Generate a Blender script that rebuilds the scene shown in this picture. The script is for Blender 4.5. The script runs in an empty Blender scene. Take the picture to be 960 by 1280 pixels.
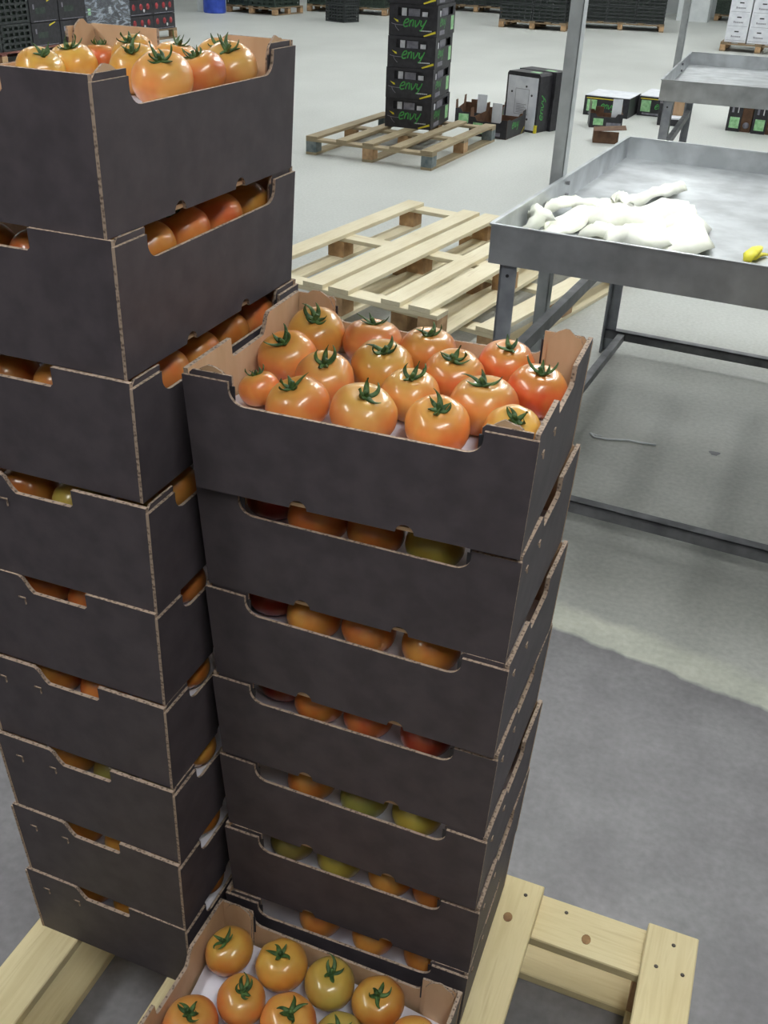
import bpy, bmesh, math, random
from mathutils import Vector, Matrix
R = math.radians
scn = bpy.context.scene
C = scn.collection

# ------------------------------------------------------------------ camera
F, PIT, ROL, YAW = 1226.5, 0.540345, 0.0419777, -0.355245      # focal length in pixels of the 960x1280 frame
PH = 0.14                                                      # top of the near pallet above the floor
CZ = 1.470844 + PH
cy, sy, cp, sp = math.cos(YAW), math.sin(YAW), math.cos(PIT), math.sin(PIT)
FWD = Vector((sy*cp, cy*cp, -sp)); r0 = Vector((cy, -sy, 0)); u0 = r0.cross(FWD)
RT = r0*math.cos(ROL) + u0*math.sin(ROL); UP = -r0*math.sin(ROL) + u0*math.cos(ROL)
CAM = Vector((0, 0, CZ))
cd = bpy.data.cameras.new('camera'); co = bpy.data.objects.new('camera', cd); C.objects.link(co)
cd.sensor_fit = 'VERTICAL'; cd.sensor_height = 36; cd.lens = F/1280*36; cd.clip_end = 200; cd.clip_start = 0.02
co.matrix_world = Matrix(((RT.x, UP.x, -FWD.x, 0), (RT.y, UP.y, -FWD.y, 0), (RT.z, UP.z, -FWD.z, CZ), (0, 0, 0, 1)))
scn.camera = co

def ray(x, y): return FWD + RT*((x-480)/F) - UP*((y-640)/F)
def un(x, y, z=0.0):                                           # pixel -> point on a level plane
    d = ray(x, y); return CAM + d*((z-CZ)/d.z)
def unY(x, y, Y):                                              # pixel -> point on an upright plane
    d = ray(x, y); return CAM + d*(Y/d.y)

# ------------------------------------------------------------------ world, exposure
w = bpy.data.worlds.new('world'); scn.world = w; w.use_nodes = True
w.node_tree.nodes['Background'].inputs[0].default_value = (0.8, 0.9, 1.0, 1)
w.node_tree.nodes['Background'].inputs[1].default_value = 0.25
vs = scn.view_settings
vs.view_transform = 'Standard'; vs.look = 'None'; vs.gamma = 1; vs.use_curve_mapping = False
vs.exposure = 0.0
LAMP = 34.0
# strip lamps: rows under the hall ceiling and three hung low over the packing area (x, y, height of the diffuser)
LAMPS = [(x, y, 6.2) for x in (-9.0, -5.2, -1.6, 1.4, 5.0) for y in (6.5, 10.0, 13.5, 17.0, 21.0)]
HUNG = [(-1.7, -.1, 2.75), (.5, -.1, 2.75), (-.15, 3.5, 2.9)]
HUNG_LAMP = 19.5
CEIL = 6.2

# ------------------------------------------------------------------ materials
MATS = {}
def newmat(name):
    m = bpy.data.materials.new(name); m.use_nodes = True
    nt = m.node_tree; b = nt.nodes['Principled BSDF']
    MATS[name] = m
    return m, nt, b
def N(nt, t, **kw):
    n = nt.nodes.new(t)
    for k, v in kw.items():
        if k.startswith('i_'):
            n.inputs[k[2:].replace('_', ' ')].default_value = v
        else: setattr(n, k, v)
    return n
def lin(r, g, b):
    f = lambda c: (c/255/12.92) if c/255 <= .04045 else ((c/255+.055)/1.055)**2.4
    return (f(r), f(g), f(b), 1)
def coords(nt, scale=(1, 1, 1), rnd=True, kind='Object'):
    tc = N(nt, 'ShaderNodeTexCoord'); mp = N(nt, 'ShaderNodeMapping')
    mp.inputs['Scale'].default_value = scale
    nt.links.new(tc.outputs[kind], mp.inputs['Vector'])
    if rnd:
        oi = N(nt, 'ShaderNodeObjectInfo'); ml = N(nt, 'ShaderNodeMath', operation='MULTIPLY'); ml.inputs[1].default_value = 37.0
        nt.links.new(oi.outputs['Random'], ml.inputs[0]); nt.links.new(ml.outputs[0], mp.inputs['Location'])
    return mp.outputs[0]
def ramp(nt, fac, stops):
    r = N(nt, 'ShaderNodeValToRGB'); e = r.color_ramp.elements
    while len(e) < len(stops): e.new(0.5)
    for el, (p, c) in zip(e, stops): el.position = p; el.color = c
    nt.links.new(fac, r.inputs[0]); return r.outputs[0]
def bump(nt, b, h, strength=.2, dist=.002):
    n = N(nt, 'ShaderNodeBump'); n.inputs['Strength'].default_value = strength; n.inputs['Distance'].default_value = dist
    nt.links.new(h, n.inputs['Height']); nt.links.new(n.outputs[0], b.inputs['Normal'])
def noisy(name, c1, c2, scale=8, rough=.6, metal=0, stretch=(1, 1, 1), bmp=.1, detail=4, lo=.35, hi=.65, dist=.002, kind='Object', rnd=True):
    m, nt, b = newmat(name)
    v = coords(nt, stretch, rnd, kind)
    n = N(nt, 'ShaderNodeTexNoise'); n.inputs['Scale'].default_value = scale; n.inputs['Detail'].default_value = detail
    nt.links.new(v, n.inputs['Vector'])
    nt.links.new(ramp(nt, n.outputs['Fac'], [(lo, c1), (hi, c2)]), b.inputs['Base Color'])
    b.inputs['Roughness'].default_value = rough; b.inputs['Metallic'].default_value = metal
    if bmp: bump(nt, b, n.outputs['Fac'], bmp, dist)
    return m
noisy('black_card', lin(70, 63, 68), lin(82, 74, 79), 30, .6, bmp=.05)
noisy('kraft', lin(192, 156, 120), lin(210, 176, 142), 22, .8, stretch=(1, 1, .3), bmp=.08)
noisy('liner', lin(205, 202, 215), lin(228, 226, 235), 14, .55, bmp=.25)
noisy('paper', lin(236, 238, 222), lin(250, 250, 240), 18, .6, bmp=.2)
noisy('tissue', lin(205, 205, 212), lin(240, 240, 245), 20, .7, bmp=.2)
noisy('galvanised', lin(172, 175, 178), lin(206, 209, 212), 9, .36, .7, bmp=.04, detail=8)
noisy('grey_steel', lin(138, 141, 148), lin(168, 171, 178), 14, .5, .15, bmp=.06)
noisy('post_steel', lin(168, 172, 174), lin(190, 194, 196), 14, .5, .2, bmp=.04)
noisy('dark_steel', lin(100, 100, 104), lin(130, 130, 134), 14, .5, .25, bmp=.06)
noisy('carton_black', lin(40, 39, 44), lin(54, 52, 58), 24, .5, bmp=.04)
noisy('carton_inside', lin(92, 66, 50), lin(120, 90, 68), 16, .8)
noisy('print_green', lin(62, 150, 70), lin(84, 178, 88), 20, .5, bmp=0)
noisy('print_yellow', lin(225, 205, 40), lin(240, 225, 70), 20, .5, bmp=0)
noisy('print_white', lin(205, 208, 212), lin(225, 228, 230), 20, .5, bmp=0)
noisy('print_grey', lin(120, 118, 130), lin(150, 148, 158), 30, .6, bmp=0)
noisy('print_red', lin(140, 42, 50), lin(180, 60, 66), 20, .5, bmp=0)
noisy('label_green', lin(140, 200, 140), lin(185, 232, 180), 35, .5, bmp=0)
noisy('white_card', lin(216, 218, 226), lin(232, 234, 240), 12, .6, bmp=.03)
noisy('crate_plastic', lin(40, 44, 46), lin(56, 60, 60), 20, .45, bmp=.03)
noisy('crate_green', lin(44, 56, 50), lin(62, 76, 66), 20, .5, bmp=.03)
noisy('red_wood', lin(112, 68, 62), lin(150, 98, 88), 10, .8, stretch=(4, .4, 4))
noisy('blue_plastic', lin(50, 80, 190), lin(70, 100, 215), 10, .4, bmp=.02)
noisy('block_blue', lin(84, 98, 104), lin(140, 148, 148), 14, .85, bmp=.3)
noisy('block_wood', lin(166, 132, 98), lin(204, 168, 128), 18, .85, bmp=.3)
noisy('wall_paint', lin(170, 174, 176), lin(186, 190, 190), 2, .85, bmp=.03)
noisy('ceiling_paint', lin(196, 198, 200), lin(210, 212, 214), 2, .9, bmp=.03)
noisy('pillar_paint', lin(205, 210, 212), lin(222, 226, 228), 4, .7, bmp=.03)
noisy('knot', lin(120, 86, 54), lin(160, 122, 80), 60, .8)
noisy('nail', lin(80, 72, 66), lin(100, 92, 84), 60, .5, .6)
noisy('yellow_rubber', lin(220, 205, 30), lin(240, 230, 80), 30, .45, bmp=.2)
noisy('calyx', lin(38, 66, 30), lin(84, 112, 56), 90, .6, bmp=.3)
noisy('lamp_housing', lin(200, 200, 200), lin(215, 215, 215), 10, .5, bmp=0)

def wood(name, c1, c2, c3, rough=.7):
    m, nt, b = newmat(name)
    v = coords(nt, (16, 1.1, 16))
    n = N(nt, 'ShaderNodeTexNoise'); n.inputs['Scale'].default_value = 5; n.inputs['Detail'].default_value = 6; n.inputs['Distortion'].default_value = .6
    nt.links.new(v, n.inputs['Vector'])
    n2 = N(nt, 'ShaderNodeTexNoise'); n2.inputs['Scale'].default_value = 3.5; n2.inputs['Detail'].default_value = 3
    v2 = coords(nt, (1, 1, 1)); nt.links.new(v2, n2.inputs['Vector'])
    mx = N(nt, 'ShaderNodeMix', data_type='RGBA'); mx.inputs[0].default_value = .5
    nt.links.new(ramp(nt, n.outputs['Fac'], [(.3, c1), (.55, c2), (.75, c3)]), mx.inputs[6])
    nt.links.new(ramp(nt, n2.outputs['Fac'], [(.35, c1), (.6, c2)]), mx.inputs[7])
    nt.links.new(mx.outputs[2], b.inputs['Base Color']); b.inputs['Roughness'].default_value = rough
    bump(nt, b, n.outputs['Fac'], .25, .0015)
    return m
wood('pine', lin(206, 186, 138), lin(226, 210, 166), lin(190, 166, 118))
wood('pine_pale', lin(214, 200, 166), lin(232, 222, 194), lin(196, 178, 142))
wood('weathered', lin(140, 124, 98), lin(172, 156, 126), lin(118, 104, 84))
wood('old_wood', lin(120, 100, 76), lin(150, 128, 100), lin(96, 80, 62))

def corrugated():
    m, nt, b = newmat('corrugated_edge')
    tc = N(nt, 'ShaderNodeTexCoord')
    vo = N(nt, 'ShaderNodeTexVoronoi'); vo.inputs['Scale'].default_value = 240
    nt.links.new(tc.outputs['Object'], vo.inputs['Vector'])
    nt.links.new(ramp(nt, vo.outputs['Distance'], [(.15, lin(96, 80, 70)), (.55, lin(172, 150, 132))]), b.inputs['Base Color'])
    b.inputs['Roughness'].default_value = .85
    bump(nt, b, vo.outputs['Distance'], .4, .001)
corrugated()

def tomato_mat():
    m, nt, b = newmat('tomato_skin')
    oi = N(nt, 'ShaderNodeObjectInfo')
    v = coords(nt, (1, 1, .6))
    n = N(nt, 'ShaderNodeTexNoise'); n.inputs['Scale'].default_value = 22; n.inputs['Detail'].default_value = 3
    nt.links.new(v, n.inputs['Vector'])
    hs = N(nt, 'ShaderNodeHueSaturation'); hs.inputs['Hue'].default_value = .515; hs.inputs['Value'].default_value = 1.02; hs.inputs['Saturation'].default_value = .95
    nt.links.new(oi.outputs['Color'], hs.inputs['Color'])
    hr = N(nt, 'ShaderNodeHueSaturation'); hr.inputs['Hue'].default_value = .487; hr.inputs['Value'].default_value = .92
    nt.links.new(oi.outputs['Color'], hr.inputs['Color'])
    mx = N(nt, 'ShaderNodeMix', data_type='RGBA')
    f1 = ramp(nt, n.outputs['Fac'], [(.35, (0, 0, 0, 1)), (.65, (1, 1, 1, 1))])
    nt.links.new(f1, mx.inputs[0]); nt.links.new(hs.outputs[0], mx.inputs[6]); nt.links.new(hr.outputs[0], mx.inputs[7])
    # ripeness: flesh round the stem end and pale speckles keep a yellower tone
    tc = N(nt, 'ShaderNodeTexCoord'); sx = N(nt, 'ShaderNodeSeparateXYZ'); nt.links.new(tc.outputs['Generated'], sx.inputs[0])
    f2 = ramp(nt, sx.outputs[2], [(.78, (0, 0, 0, 1)), (1.0, (.55, .55, .55, 1))])
    m2 = N(nt, 'ShaderNodeMix', data_type='RGBA'); nt.links.new(f2, m2.inputs[0]); nt.links.new(mx.outputs[2], m2.inputs[6])
    m2.inputs[7].default_value = lin(196, 158, 70)
    nt.links.new(m2.outputs[2], b.inputs['Base Color'])
    b.inputs['Roughness'].default_value = .34
    b.inputs['Coat Weight'].default_value = .6; b.inputs['Coat Roughness'].default_value = .10
    b.inputs['Subsurface Weight'].default_value = .12; b.inputs['Subsurface Radius'].default_value = (.01, .004, .002); b.inputs['Subsurface Scale'].default_value = .6
    n3 = N(nt, 'ShaderNodeTexNoise'); n3.inputs['Scale'].default_value = 45; nt.links.new(v, n3.inputs['Vector'])
    bump(nt, b, n3.outputs['Fac'], .06, .003)
tomato_mat()

def floor_mat():
    m, nt, b = newmat('concrete')
    geo = N(nt, 'ShaderNodeNewGeometry'); sx = N(nt, 'ShaderNodeSeparateXYZ'); nt.links.new(geo.outputs['Position'], sx.inputs[0])
    def noise(s, d, sc=(1, 1, 1)):
        mp = N(nt, 'ShaderNodeMapping'); mp.inputs['Scale'].default_value = sc; nt.links.new(geo.outputs['Position'], mp.inputs[0])
        n = N(nt, 'ShaderNodeTexNoise'); n.inputs['Scale'].default_value = s; n.inputs['Detail'].default_value = d; nt.links.new(mp.outputs[0], n.inputs['Vector']); return n.outputs['Fac']
    def math_(op, a, b_):
        n = N(nt, 'ShaderNodeMath', operation=op)
        for i, q in enumerate((a, b_)):
            if hasattr(q, 'links'): nt.links.new(q, n.inputs[i])
            else: n.inputs[i].default_value = q
        return n.outputs[0]
    big = noise(1.3, 5); fine = noise(60, 3); mid = noise(6, 6)
    near = ramp(nt, mid, [(.3, lin(114, 111, 114)), (.7, lin(134, 131, 134))])
    old = ramp(nt, big, [(.3, lin(158, 158, 152)), (.7, lin(186, 186, 180))])
    lip = ramp(nt, mid, [(.3, lin(176, 178, 166)), (.7, lin(206, 206, 192))])
    # ragged joint between the darker near slab and the paler old slab (runs across the hall at y = 2.1 m)
    wob = math_('ADD', math_('MULTIPLY', noise(7, 5), .075), math_('MULTIPLY', sx.outputs[0], .2))
    s = math_('ADD', sx.outputs[1], wob)                 # joint near 2.155
    edge = ramp(nt, math_('MULTIPLY', math_('SUBTRACT', s, 2.118), 60.0), [(0, (0, 0, 0, 1)), (1, (1, 1, 1, 1))])
    wob2 = math_('ADD', math_('MULTIPLY', noise(4, 4), .12), math_('MULTIPLY', sx.outputs[0], .2))
    edge2 = ramp(nt, math_('MULTIPLY', math_('SUBTRACT', math_('ADD', sx.outputs[1], wob2), 2.24), 22.0), [(0, (0, 0, 0, 1)), (1, (1, 1, 1, 1))])
    m1 = N(nt, 'ShaderNodeMix', data_type='RGBA'); nt.links.new(edge2, m1.inputs[0]); nt.links.new(lip, m1.inputs[6]); nt.links.new(old, m1.inputs[7])
    m2 = N(nt, 'ShaderNodeMix', data_type='RGBA'); nt.links.new(edge, m2.inputs[0]); nt.links.new(near, m2.inputs[6]); nt.links.new(m1.outputs[2], m2.inputs[7])
    # older slab grows paler towards the store: brighter rear lighting put into its colour
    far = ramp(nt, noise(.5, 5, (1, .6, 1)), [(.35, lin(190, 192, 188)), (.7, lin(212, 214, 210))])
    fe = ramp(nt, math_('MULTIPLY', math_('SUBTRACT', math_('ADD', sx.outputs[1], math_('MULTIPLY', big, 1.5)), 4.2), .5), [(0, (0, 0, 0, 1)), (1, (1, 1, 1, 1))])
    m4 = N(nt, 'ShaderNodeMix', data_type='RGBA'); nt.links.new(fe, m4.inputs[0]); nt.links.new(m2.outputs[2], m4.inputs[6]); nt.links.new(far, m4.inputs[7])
    m3 = N(nt, 'ShaderNodeMix', data_type='RGBA', blend_type='OVERLAY'); m3.inputs[0].default_value = .25
    nt.links.new(m4.outputs[2], m3.inputs[6]); nt.links.new(fine, m3.inputs[7])
    nt.links.new(m3.outputs[2], b.inputs['Base Color']); b.inputs['Roughness'].default_value = .5
    bump(nt, b, fine, .15, .002)
floor_mat()

def wrap_mat():
    m, nt, b = newmat('stretch_wrap')
    v = coords(nt, (1, 1, 3)); n = N(nt, 'ShaderNodeTexNoise'); n.inputs['Scale'].default_value = 4; n.inputs['Detail'].default_value = 6; n.inputs['Distortion'].default_value = 2
    nt.links.new(v, n.inputs['Vector'])
    nt.links.new(ramp(nt, n.outputs['Fac'], [(.4, (.12, .12, .12, 1)), (.68, (.75, .75, .75, 1))]), b.inputs['Alpha'])
    b.inputs['Base Color'].default_value = lin(190, 198, 210); b.inputs['Roughness'].default_value = .2
    bump(nt, b, n.outputs['Fac'], .6, .02)
wrap_mat()
def emit_mat(name, LAMP):
    m, nt, b = newmat(name); b.inputs['Emission Color'].default_value = (.97, 1.0, .98, 1); b.inputs['Emission Strength'].default_value = LAMP
    b.inputs['Base Color'].default_value = (.8, .8, .8, 1)
emit_mat('lamp_glow', LAMP); emit_mat('lamp_glow_low', HUNG_LAMP)

# ------------------------------------------------------------------ helpers
class MB:
    def __init__(s): s.v = []; s.f = []; s.m = []; s.sm = []
    def add(s, vs_, fs, m=0, smooth=False):
        o = len(s.v); s.v += [tuple(p) for p in vs_]
        for i, f in enumerate(fs):
            s.f.append([o+k for k in f]); s.m.append(m[i] if isinstance(m, (list, tuple)) else m); s.sm.append(smooth)
        return s
    def box(s, x0, x1, y0, y1, z0, z1, m=0):
        v = [(x, y, z) for z in (z0, z1) for y in (y0, y1) for x in (x0, x1)]
        return s.add(v, [(0, 2, 3, 1), (4, 5, 7, 6), (0, 1, 5, 4), (2, 6, 7, 3), (0, 4, 6, 2), (1, 3, 7, 5)], m)
    def chamfer(s, x0, x1, y0, y1, z0, z1, c=.003, m=0):
        # box whose four edges along y are chamfered
        pr = [(x0+c, z0), (x1-c, z0), (x1, z0+c), (x1, z1-c), (x1-c, z1), (x0+c, z1), (x0, z1-c), (x0, z0+c)]
        v = [(p, y0, q) for p, q in pr] + [(p, y1, q) for p, q in pr]
        fs = [(i, i+8, (i+1) % 8+8, (i+1) % 8) for i in range(8)] + [tuple(range(8)), tuple(range(15, 7, -1))]
        return s.add(v, [f[::-1] for f in fs], m)
    def prism(s, pts, a, b, axis, mf=0, mb=0, me=0):
        # outline pts (p, z) extruded along y (axis 'y', p = x) or along x (axis 'x', p = y) from a to b
        # mf material at a, mb at b, me on the rim
        n = len(pts)
        P = (lambda p, d: (p[0], d, p[1])) if axis == 'y' else (lambda p, d: (d, p[0], p[1]))
        v = [P(p, a) for p in pts] + [P(p, b) for p in pts]
        fs = [tuple(range(n)), tuple(range(2*n-1, n-1, -1))] + [(i, i+n, (i+1) % n+n, (i+1) % n) for i in range(n)]
        return s.add(v, fs, [mf, mb] + [me]*n)
    def tube(s, path, rad, seg=8, m=0, flat=1.0, up=Vector((0, 0, 1)), cap=True):
        path = [Vector(p) for p in path]; n = len(path); v = []; fs = []
        for i, p in enumerate(path):
            t = (path[min(i+1, n-1)] - path[max(i-1, 0)]).normalized()
            a = t.cross(up);
            if a.length < 1e-4: a = t.cross(Vector((0, 1, 0)))
            a.normalize(); b = a.cross(t)
            r = rad[i] if isinstance(rad, (list, tuple)) else rad
            for k in range(seg):
                q = 2*math.pi*k/seg; v.append(p + a*(math.cos(q)*r) + b*(math.sin(q)*r*flat))
        for i in range(n-1):
            for k in range(seg):
                fs.append((i*seg+k, i*seg+(k+1) % seg, (i+1)*seg+(k+1) % seg, (i+1)*seg+k))
        if cap: fs += [tuple(range(seg-1, -1, -1)), tuple(range((n-1)*seg, n*seg))]
        return s.add(v, fs, m, True)
    def mesh(s, name, mats):
        me = bpy.data.meshes.new(name); me.from_pydata(s.v, [], s.f)
        me.polygons.foreach_set('material_index', s.m); me.polygons.foreach_set('use_smooth', s.sm)
        for mt in ([mats] if isinstance(mats, str) else mats): me.materials.append(MATS[mt])
        bm = bmesh.new(); bm.from_mesh(me); bmesh.ops.recalc_face_normals(bm, faces=bm.faces[:]); bm.to_mesh(me); bm.free()
        me.update(); return me
    def build(s, name, mats, parent=None): return obj(name, s.mesh(name, mats), parent)
def obj(name, me, parent=None, loc=None, rot=None):
    o = bpy.data.objects.new(name, me); C.objects.link(o)
    if parent is not None: o.parent = parent
    if loc is not None: o.location = loc
    if rot is not None: o.rotation_euler = rot
    return o
def tag(o, label, cat, group=None):
    o['label'] = label; o['category'] = cat
    if group: o['group'] = group
    return o
def thing(name, label, cat, loc=(0, 0, 0), rz=0, group=None):
    o = obj(name, None, None, loc, (0, 0, rz)); o.empty_display_size = .05
    return tag(o, label, cat, group)
def struct(o): o['kind'] = 'structure'; return o
def copy_tree(o, parent=None):
    c = o.copy(); C.objects.link(c); c.parent = parent
    for ch in list(o.children): copy_tree(ch, c)
    return c
_bx = {}
def boxmesh(name, sx, sy_, sz, mat, c=.002):
    k = (name, round(sx, 4), round(sy_, 4), round(sz, 4), mat)
    if k not in _bx: _bx[k] = MB().chamfer(-sx/2, sx/2, -sy_/2, sy_/2, -sz/2, sz/2, c).mesh(name, mat)
    return _bx[k]
ORD = ['first', 'second', 'third', 'fourth', 'fifth', 'sixth', 'seventh', 'eighth', 'ninth', 'tenth', 'eleventh', 'twelfth']

# ------------------------------------------------------------------ the hall
def plane(name, pts, mat):
    return struct(MB().add(pts, [tuple(range(len(pts)))]).build(name, mat))
X0, X1, Y0, Y1 = -14.0, 9.0, -6.0, 27.0
struct(MB().box(X0, X1, Y0, Y1, -.1, 0).build('floor', 'concrete'))
struct(MB().box(X0, X1, Y0, Y1, CEIL+.3, CEIL+.4).build('ceiling', 'ceiling_paint'))
struct(MB().box(X0-.1, X0, Y0, Y1, 0, CEIL+.3).build('wall_left', 'wall_paint'))
struct(MB().box(X1, X1+.1, Y0, Y1, 0, CEIL+.3).build('wall_right', 'wall_paint'))
struct(MB().box(X0, X1, Y1, Y1+.1, 0, CEIL+.3).build('wall_back', 'wall_paint'))
struct(MB().box(X0, X1, Y0-.1, Y0, 0, CEIL+.3).build('wall_front', 'wall_paint'))
p = un(864, 27); struct(MB().box(p.x-.33, p.x+.33, p.y, p.y+.5, 0, CEIL+.3).build('pillar', 'pillar_paint'))
p = un(246, 16); struct(MB().box(p.x-.16, p.x+.04, p.y+.3, p.y+.6, 0, CEIL+.3).build('pillar_narrow', 'pillar_paint'))

hm = MB().box(-.17, .17, -.8, .8, .02, .12).mesh('housing', 'lamp_housing')
dl = MB().box(-.15, .15, -.76, .76, 0, .02).mesh('diffuser', 'lamp_glow_low')
dm = MB().box(-.15, .15, -.76, .76, 0, .02).mesh('diffuser', 'lamp_glow')
rm = MB().tube([(0, -.5, .12), (0, -.5, .3)], .008, 6).tube([(0, .5, .12), (0, .5, .3)], .008, 6).mesh('hanger_rods', 'lamp_housing')
for x, y, z in LAMPS:
    t = thing('ceiling_lamp', 'long white strip lamp hanging close under the hall ceiling', 'lamp', (x, y, z), 0, 'strip lamps under the hall ceiling')
    obj('housing', hm, t); obj('diffuser', dm, t); obj('hanger_rods', rm, t)
lr = MB().tube([(0, -.5, .12), (0, -.5, CEIL+.3-3.3)], .006, 6).tube([(0, .5, .12), (0, .5, CEIL+.3-3.3)], .006, 6).mesh('hanger_rods', 'lamp_housing')
for (x, y, z), lab in zip(HUNG, ('beside the taller stack', 'beside the shorter stack', 'above the paper covered table')):
    t = thing('ceiling_lamp', 'white strip lamp hung low on long rods ' + lab, 'lamp', (x, y, z), 0, 'strip lamps hung low')
    obj('housing', hm, t); obj('diffuser', dm if y > 2 else dl, t); q = obj('hanger_rods', lr, t)
    q.scale.z = (CEIL+.3-z)/(CEIL+.3-3.3)
# ------------------------------------------------------------------ pallets
def pallet(label, loc, rz, W, L, tops, mat, blockmat='block_wood', cross=.095, corner=None, bw=.09, perim=False, group=None, nails=True, h=.14):
    """top boards run along local y; tops = list of (x0, x1); origin at the floor under the local (0, 0) corner"""
    t = thing('wooden_pallet', label, 'pallet', loc, rz, group)
    th = .02
    ys = [cross/2, L/2, L-cross/2]
    bxs = [bw/2, W/2, W-bw/2]
    for a, b in tops:
        o = obj('top_board', boxmesh('top_board', b-a, L, th, mat), t, ((a+b)/2, L/2, h-th/2))
    for y in ys:
        obj('cross_board', boxmesh('cross_board', cross, W, th, mat), t, (W/2, y, h-th*1.5), (0, 0, math.pi/2))
        for j, x in enumerate(bxs):
            mt = corner if (corner and y != ys[1] and j != 1) else blockmat
            obj('block', boxmesh('block', bw, cross, h-3*th, mt), t, (x, y, th+(h-3*th)/2))
    for x in bxs: obj('bottom_board', boxmesh('bottom_board', bw, L, th, mat), t, (x, L/2, th/2))
    if perim:
        for y in (ys[0], ys[2]):
            for q in (0, 1):
                ln = W/2-1.5*bw+.002
                obj('bottom_board', boxmesh('bottom_board', cross, ln, th, mat), t, (bw+ln/2-.001 if q == 0 else W-bw-ln/2+.001, y, th/2), (0, 0, math.pi/2))
    return t
PX0, PX1, PY1 = -.892, .160, 1.206
near = pallet('fresh pine pallet carrying the stacks of black tomato cartons', (PX0, PY1-1.2, 0), 0, PX1-PX0, 1.2,
              [(0, .085), (.257, .345), (.46, .545), (.697, .782), (.967, 1.052)], 'pine', perim=True)
nm = MB().tube([(0, 0, -.004), (0, 0, .0008)], .0035, 8).mesh('nail', 'nail')
for px in [(657, 1119), (842, 1182), (820, 1208), (853, 1219)]:
    q = un(px[0], px[1], PH); obj('nail', nm, near, (q.x-PX0, q.y-(PY1-1.2), PH))
q = un(708, 1141, PH-.02); obj('nail', nm, near, (q.x-PX0, q.y-(PY1-1.2), PH-.02))
kn = MB().add([(math.cos(a)*.008, math.sin(a)*.010, .0006) for a in [i*math.pi/6 for i in range(12)]] + [(math.cos(a)*.008, math.sin(a)*.010, -.003) for a in [i*math.pi/6 for i in range(12)]],
              [tuple(range(12))] + [(i, (i+1) % 12, (i+1) % 12+12, i+12) for i in range(12)]).mesh('knot', 'knot')
obj('knot', kn, near, (-.02-PX0, 1.145-(PY1-1.2), PH-.02)); obj('knot', kn, near, (-.155-PX0, 1.12-(PY1-1.2), PH-.0002))

# ------------------------------------------------------------------ tomato cartons
BL, BD, BH, BT = .40, .301, .1494, .004
def arc(cx, cz, r, a0, a1, n=5): return [(cx+r*math.cos(R(a0+(a1-a0)*i/n)), cz+r*math.sin(R(a0+(a1-a0)*i/n))) for i in range(n+1)]
LH = BH-.006                                                   # the long walls stop a little lower than the ends
TAP = .0055                                                    # cartons narrow towards the base
def long_outline():
    h = BL/2; p = [(-h, 0)]
    for c in (-.066, .066): p += arc(c, 0, .0115, 180, 0, 8)
    p += [(h, 0), (h, LH)]
    c = .144; d = .027
    p += [(c, LH), (c, LH-.008)] + arc(c-.018, LH-d+.018, .018, 0, -90, 6)
    p += arc(-c+.018, LH-d+.018, .018, -90, -180, 6) + [(-c, LH-.008), (-c, LH), (-h, LH)]
    return p
def end_outline():
    h = BD/2-BT; c = .046; d = .024
    return [(-h, 0), (h, 0), (h, BH), (c+.010, BH), (c+.004, BH-.004), (c-.004, BH-d+.006), (c-.010, BH-d), (-c+.004, BH-d), (-c, BH-d+.004), (-c, BH), (-h, BH)]
MATBOX = ['black_card', 'kraft', 'corrugated_edge']
def taper(mb, ax):
    o = []
    for x, y, z in mb.v:
        k = TAP*(1-z/BH)
        if ax == 'y': o.append((x*(1-k/(BL/2)), y+k, z))
        else: o.append((x+k, y*(1-k/(BD/2)), z))
    mb.v = o; return mb
def flap_mesh(k, ear=True):
    rnd = random.Random(k); mb = MB()
    pts = [(0, .03), (.052, .03), (.052, BH), (.004, BH), (0, BH-.004)]
    mb.prism(pts, 0, .003, 'y', 0, 1, 2)
    top = []; n = 9
    for i in range(n+1):
        u = i/n
        top.append((.046-.044*u, BH-(.004 if ear else .016)+.011*math.sin(u*math.pi*1.05)**1.5+rnd.uniform(-.0016, .0016) if .05 < u < .95 else BH-.012))
    mb.prism([(.002, .06), (.046, .06)]+top, .0032, .0058, 'y', 1, 1, 2)
    mb.v = [(x, y+TAP*(1-z/BH), z) for x, y, z in mb.v]
    return mb.mesh('corner_flap', MATBOX)
long_m = taper(MB().prism(long_outline(), 0, BT, 'y', 0, 1, 2), 'y').mesh('long_panel', MATBOX)
end_m = taper(MB().prism(end_outline(), 0, .0055, 'x', 0, 1, 2), 'x').mesh('end_panel', MATBOX)
base_m = MB().box(-BL/2+.013, BL/2-.013, -BD/2+BT+.006, BD/2-BT-.006, 0.001, .006).mesh('base_panel', 'kraft')
flaps_m = [flap_mesh(k) for k in range(4)]; flaps_low = [flap_mesh(k, False) for k in range(4)]
slit_m = MB().box(-.003, .003, 0, .0012, -.018, .018).mesh('slit', 'carton_black')
mark_m = MB().prism([(0, -.009), (0, .0016), (.011, .0016), (.011, 0), (.0016, 0), (.0016, -.009)], -.0012, .001, 'x').mesh('cut_mark', 'corrugated_edge')
FRUIT = {}                                                     # carton -> fruits lying in it
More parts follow.
